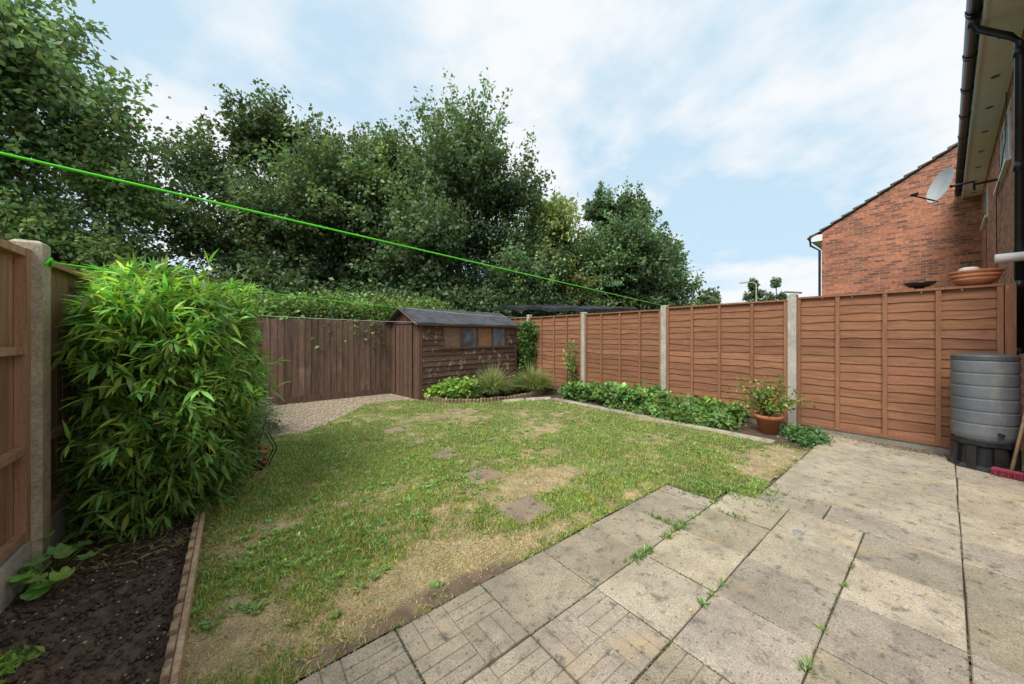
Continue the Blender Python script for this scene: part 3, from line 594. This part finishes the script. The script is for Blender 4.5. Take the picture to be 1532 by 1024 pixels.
# ================================================================ BAMBOO
bam=empty('bamboo_shrub')
nc=4700; a=rng.uniform(0,6.283,nc); hh=rng.random(nc)**.8; rr=1-.5*rng.random(nc)**1.6
lump=fbm(a*1.6+7,hh*4,44,3); prof=np.interp(hh,[0,.12,.35,.6,.85,1.0],[.82,.98,1.0,.95,.88,.70])*(.70+.54*lump)
spray=np.where(rng.random(nc)<.08,rng.uniform(1.05,1.25,nc),1.0)
cu_=-.37+.57*prof*rr*spray*np.cos(a); cv_=4.2+1.17*prof*rr*spray*np.sin(a); cz_=.08+1.66*hh*(.80+.38*fbm(cv_*3.2,cu_*3.2,45,3))+(spray-1)*.5*(hh>.7)
cu_=np.maximum(cu_,-.84)
k=7; idx=np.repeat(np.arange(nc),k); n=len(idx)
td=np.stack([np.cos(a)*.8,np.sin(a)*.8,.05+.8*(hh>.85)],1)+rng.normal(size=(nc,3))*.65; td=nrm(td)
P=np.stack([cu_,cv_,cz_],1)[idx]+td[idx]*rng.uniform(-.04,.05,(n,1))+rng.normal(0,.006,(n,3)); D=nrm(td[idx]+rng.normal(size=(n,3))*.65+np.array([0,0,-.12]))
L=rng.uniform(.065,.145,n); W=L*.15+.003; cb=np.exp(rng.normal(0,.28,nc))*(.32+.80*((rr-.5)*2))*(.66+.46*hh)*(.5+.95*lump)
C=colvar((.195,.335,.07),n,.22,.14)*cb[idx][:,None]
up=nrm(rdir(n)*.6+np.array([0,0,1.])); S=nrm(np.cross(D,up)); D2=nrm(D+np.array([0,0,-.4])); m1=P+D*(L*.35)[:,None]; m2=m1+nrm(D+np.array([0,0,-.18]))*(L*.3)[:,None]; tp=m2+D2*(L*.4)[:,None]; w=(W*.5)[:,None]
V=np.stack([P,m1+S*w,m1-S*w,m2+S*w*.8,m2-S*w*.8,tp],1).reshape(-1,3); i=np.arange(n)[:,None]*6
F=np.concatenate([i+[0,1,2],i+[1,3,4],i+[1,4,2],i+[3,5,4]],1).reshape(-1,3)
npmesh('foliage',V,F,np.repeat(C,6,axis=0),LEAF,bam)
mb=MB()
for i in range(130):
    an=random.uniform(0,6.28); q=random.random()**.5; x=-.38+.3*q*math.cos(an); y=4.1+.75*q*math.sin(an); x2=max(-.82,-.34+.5*q*math.cos(an)); y2=4.2+1.0*q*math.sin(an); h=1.7-.4*q**2
    mb.tube([(x,y,0),((x+x2)/2,(y+y2)/2,h*.55),(x2,y2,h)],[.007,.005,.002],5,random.uniform(.7,1.3))
M_culm=surf('bamboo_culm',(.10,.14,.04),(.2,.2,.08),8); mb.obj('culms',M_culm,parent=bam)
n=900; u=rng.uniform(-.84,-.1,n); v=rng.uniform(2.9,4.8,n); P=np.stack([u,v,np.full(n,.06)],1); D=rng.normal(size=(n,3))*np.array([1,1,.15])
leaves('leaf_litter',P,D,rng.uniform(.04,.1,n),.012,colvar((.32,.24,.12),n,.3,.08),Nn=np.tile((0,0,1.),(n,1)),parent=bed)
# ================================================================ OTHER PLANTS
def clumpgrass(name,u,v,R,h,n,col,w=.012):
    a=rng.uniform(0,6.283,n); t=rng.random(n)**.6; D=np.stack([np.cos(a)*t,np.sin(a)*t,1.05-.4*t],1); D=nrm(D); L=h*rng.uniform(.7,1.25,n)
    P=np.stack([u+.08*np.cos(a)*t,v+.08*np.sin(a)*t,np.zeros(n)],1); S=nrm(np.cross(D,np.tile((0,0,1.),(n,1))+rdir(n)*.1)); O=np.stack([np.cos(a),np.sin(a),np.zeros(n)],1)
    m=P+D*(L*.55)[:,None]; tp=m+nrm(D+O*.9*t[:,None]+np.array([0,0,-.7])*t[:,None])*(L*.5)[:,None]; W=w*.5
    V=np.stack([P+S*W,P-S*W,m+S*W,m-S*W,tp],1).reshape(-1,3); i=np.arange(n)[:,None]*5
    F=np.concatenate([i+[0,1,3],i+[0,3,2],i+[2,3,4]],1).reshape(-1,3)
    return npmesh(name,V,F,np.repeat(colvar(col,n,.3,.15),5,axis=0),LEAF)
clumpgrass('ornamental_grass',4.4,6.22,.4,.66,900,(.27,.31,.13),.014); clumpgrass('ornamental_grass',5.42,6.02,.4,.66,900,(.26,.30,.12),.014)
clumpgrass('ornamental_grass',4.0,6.35,.3,.36,300,(.22,.29,.09))
mass('hellebore_plant',[(3.35,6.5),(3.9,6.35)],.45,.02,.38,1500,.10,(.27,.42,.09),.13,wr=.7,nclump=30)
mass('low_ivy',[(4.6,6.5),(5.0,6.4),(6.0,6.3)],.4,0,.22,2200,.08,(.13,.25,.06),.11,wr=.8)
mass('climbing_ivy',[(6.02,7.0),(6.2,6.95)],.22,.0,1.85,3200,.075,(.10,.19,.05),.13,wr=.85,nclump=60)
mass('geranium_border',[(5.95,2.0),(5.85,2.8),(5.8,3.6),(5.85,4.4),(5.8,5.1)],.6,.0,.42,9500,.085,(.165,.29,.08),.10,amt=.5,wr=.95,topvar=.8,nclump=120)
mass('ivy_trail',[(5.6,1.95),(5.5,2.9),(5.55,3.8)],.3,.0,.15,3000,.06,(.18,.29,.08),.10,wr=.95,topvar=.7,nclump=50)
mass('periwinkle_patch',[(5.5,1.05),(5.75,1.15),(5.95,1.3)],.3,0,.10,2600,.05,(.12,.24,.08),.08,wr=.7,nclump=50)
clumpgrass('border_grass',5.75,2.7,.2,.4,120,(.22,.30,.10)); clumpgrass('border_grass',5.8,4.0,.2,.45,120,(.22,.28,.10))
mass('lavender_bush',[(.2,5.75),(.36,6.05)],.3,0,.5,2600,.06,(.22,.29,.17),.11,wr=.25)
mass('tall_weed',[(6.05,5.4),(6.1,5.45)],.08,0,1.15,260,.10,(.20,.31,.09),.09,wr=.4,topvar=.0,nclump=30)
mb=MB()
for i in range(5): mb.tube([(6.05,5.4+i*.02,0),(6.05+random.uniform(-.1,.05),5.4+random.uniform(-.1,.1),1.05+random.uniform(0,.15))],[.008,.004],5)
mb.obj('weed_stems',M_culm)
fp=empty('flower_pot'); mb=MB(); px,py=5.78,1.54
mb.lathe([(.10,.0),(.145,.20),(.165,.205),(.17,.25),(.155,.255),(.145,.225),(.05,.22)],px,py,32); mb.obj('pot',M_terra,True,parent=fp)
P=[];D=[];mb=MB()
for i in range(52):
    a=random.uniform(0,6.28); q=random.uniform(.1,.5); h=random.uniform(.3,.76); e=Vector((px+q*math.cos(a),py+q*math.sin(a),h)); st=Vector((px,py,.22)); md=st.lerp(e,.5)+Vector((0,0,.06))
    mb.tube([st,md,e],[.005,.004,.002],4)
    for t in np.linspace(.25,1,18):
        p=st.lerp(md,t*2) if t<.5 else md.lerp(e,t*2-1); P.append(np.array(p)+rng.normal(0,.02,3)); D.append(rng.normal(size=3)+np.array([math.cos(a),math.sin(a),.2])*.5)
P=np.array(P);D=np.array(D); leaves('leaves',P,D,rng.uniform(.04,.07,len(P)),.028,colvar((.19,.26,.06),len(P),.4,.25),parent=fp); mb.obj('stems',M_bark,parent=fp)
def roundleaves(name,cen,n,R,sz,col):
    mb=MB()
    for i in range(n):
        a=random.uniform(0,6.28); q=R*random.random()**.5; p=Vector((cen[0]+q*math.cos(a),cen[1]+q*math.sin(a),random.uniform(.08,.22)*(1.2-q/R*.5)+.02)); s_=sz*random.uniform(.6,1.2)
        M=Matrix.Translation(p)@Matrix.Rotation(a,4,'Z')@Matrix.Rotation(random.uniform(0,.6),4,'Y'); vs=[M@Vector((0,0,0))]; m=18
        for k in range(m): t=2*math.pi*k/m; r_=s_*(1+.10*math.cos(5*t))*(.55 if k==m//2 else 1); vs.append(M@Vector((r_*math.cos(t),r_*math.sin(t),.12*s_*math.cos(5*t)+.15*s_)))
        c=[x*random.uniform(.75,1.25) for x in col]; mb.add(vs,[(0,1+k,1+(k+1)%m) for k in range(m)],tuple(c)); mb.tube([(cen[0],cen[1],.02),p],.003,4,tuple(x*.8 for x in col))
    return mb.obj(name,LEAF)
roundleaves('hollyhock_plant',(-.74,2.88),16,.13,.042,(.20,.38,.09))
roundleaves('hollyhock_plant',(-.78,3.1),10,.12,.03,(.20,.36,.08))
mass('bed_weeds',[(-.74,2.25),(-.66,2.35)],.1,.02,.10,400,.045,(.25,.40,.07),.04,wr=.4,nclump=14)
go=empty('wire_ornament'); mb=MB(); ox,oy=.20,4.30
for s_ in (-1,1):
    for f in (0,1):
        pts=[]
        for i in range(22):
            t=i/21; an=t*5.5; pts.append((ox+.02+f*.03+s_*(.03+.06*math.sin(t*3.14)),oy-.02+s_*.05*math.cos(an)*(1-t*.3),.02+.36*t+.03*math.sin(an)))
        mb.tube(pts,.006,5)
mb.tube([(ox,oy,0),(ox,oy,.3)],.008,5); mb.lathe([(.05,.0),(.05,.10),(.035,.16),(.02,.18)],ox,oy,10); mb.obj('frame',M_black,parent=go)
mb=MB()
for i in range(16):
    a=random.uniform(0,6.28); z=random.uniform(.04,.22); c=Vector((ox+.055*math.cos(a),oy+.055*math.sin(a),z)); mb.lathe([(.004,z-.014),(.018,z-.005),(.018,z+.005),(.004,z+.014)],c.x,c.y,8)
mb.obj('red_beads',M_red,parent=go)
mb=MB(); mb.tube([(55,16,-.1),(55,16,8.2),(54.9,16.3,8.5),(54.8,17.3,8.6)],[.1,.07,.06,.05],8); mb.box((54.65,17.0,8.52),(54.95,17.9,8.68)); mb.obj('street_lamp',M_conc)
# ================================================================ WORLD
w=bpy.data.worlds.new("World"); scene.world=w; w.use_nodes=True; nt=w.node_tree; bg=nt.nodes['Background']
sx,sy,sz=-.80,-.25,1.1; el=math.atan2(sz,math.hypot(sx,sy)); rot=math.atan2(sx,sy)
sky=N(nt,'ShaderNodeTexSky',sky_type='NISHITA'); sky.sun_disc=False; sky.sun_elevation=el; sky.sun_rotation=rot; sky.air_density=1.0; sky.dust_density=1.0; sky.ozone_density=1.5
tc=N(nt,'ShaderNodeTexCoord'); sp=N(nt,'ShaderNodeSeparateXYZ'); nt.links.new(tc.outputs['Generated'],sp.inputs[0])
ad=N(nt,'ShaderNodeMath',operation='ADD'); ad.inputs[1].default_value=.22; nt.links.new(sp.outputs[2],ad.inputs[0])
mx=N(nt,'ShaderNodeMath',operation='MAXIMUM'); mx.inputs[1].default_value=.05; nt.links.new(ad.outputs[0],mx.inputs[0])
cb=N(nt,'ShaderNodeCombineXYZ')
for i in (0,1):
    dv=N(nt,'ShaderNodeMath',operation='DIVIDE'); nt.links.new(sp.outputs[i],dv.inputs[0]); nt.links.new(mx.outputs[0],dv.inputs[1]); nt.links.new(dv.outputs[0],cb.inputs[i])
mp=N(nt,'ShaderNodeMapping'); mp.inputs['Location'].default_value=(4.03,.71,0); nt.links.new(cb.outputs[0],mp.inputs[0])
ns=N(nt,'ShaderNodeTexNoise'); ns.inputs['Scale'].default_value=1.2; ns.inputs['Detail'].default_value=7; ns.inputs['Roughness'].default_value=.55; ns.inputs['Distortion'].default_value=.15; nt.links.new(mp.outputs[0],ns.inputs['Vector'])
haze=mixc(nt,'MIX',.90,sky.outputs[0],(4.15,5.5,6.5))
fac=ramp(nt,ns.outputs[0],.45,.57)
col=mixc(nt,'MIX',fac,haze,(6.25,6.45,6.65))
nt.links.new(col,bg.inputs['Color']); bg.inputs['Strength'].default_value=.15
sl=bpy.data.lights.new('sun','SUN'); sl.energy=4.3; sl.angle=math.radians(32); sl.color=(1,.965,.91); so=link(bpy.data.objects.new('sun',sl))
so.rotation_euler=Vector((sx,sy,sz)).to_track_quat('Z','Y').to_euler(); so.location=(0,-3,12)
# ================================================================ CAMERA
cd=bpy.data.cameras.new('camera'); cd.sensor_width=36; cd.lens=36*520/1532; cd.shift_y=-10/1532; cd.clip_start=.03; cd.clip_end=2000
cam=link(bpy.data.objects.new('camera',cd)); cam.location=(0,0,1.35); cam.rotation_euler=(math.radians(90),0,-math.atan2(.6253,.7809)); scene.camera=cam
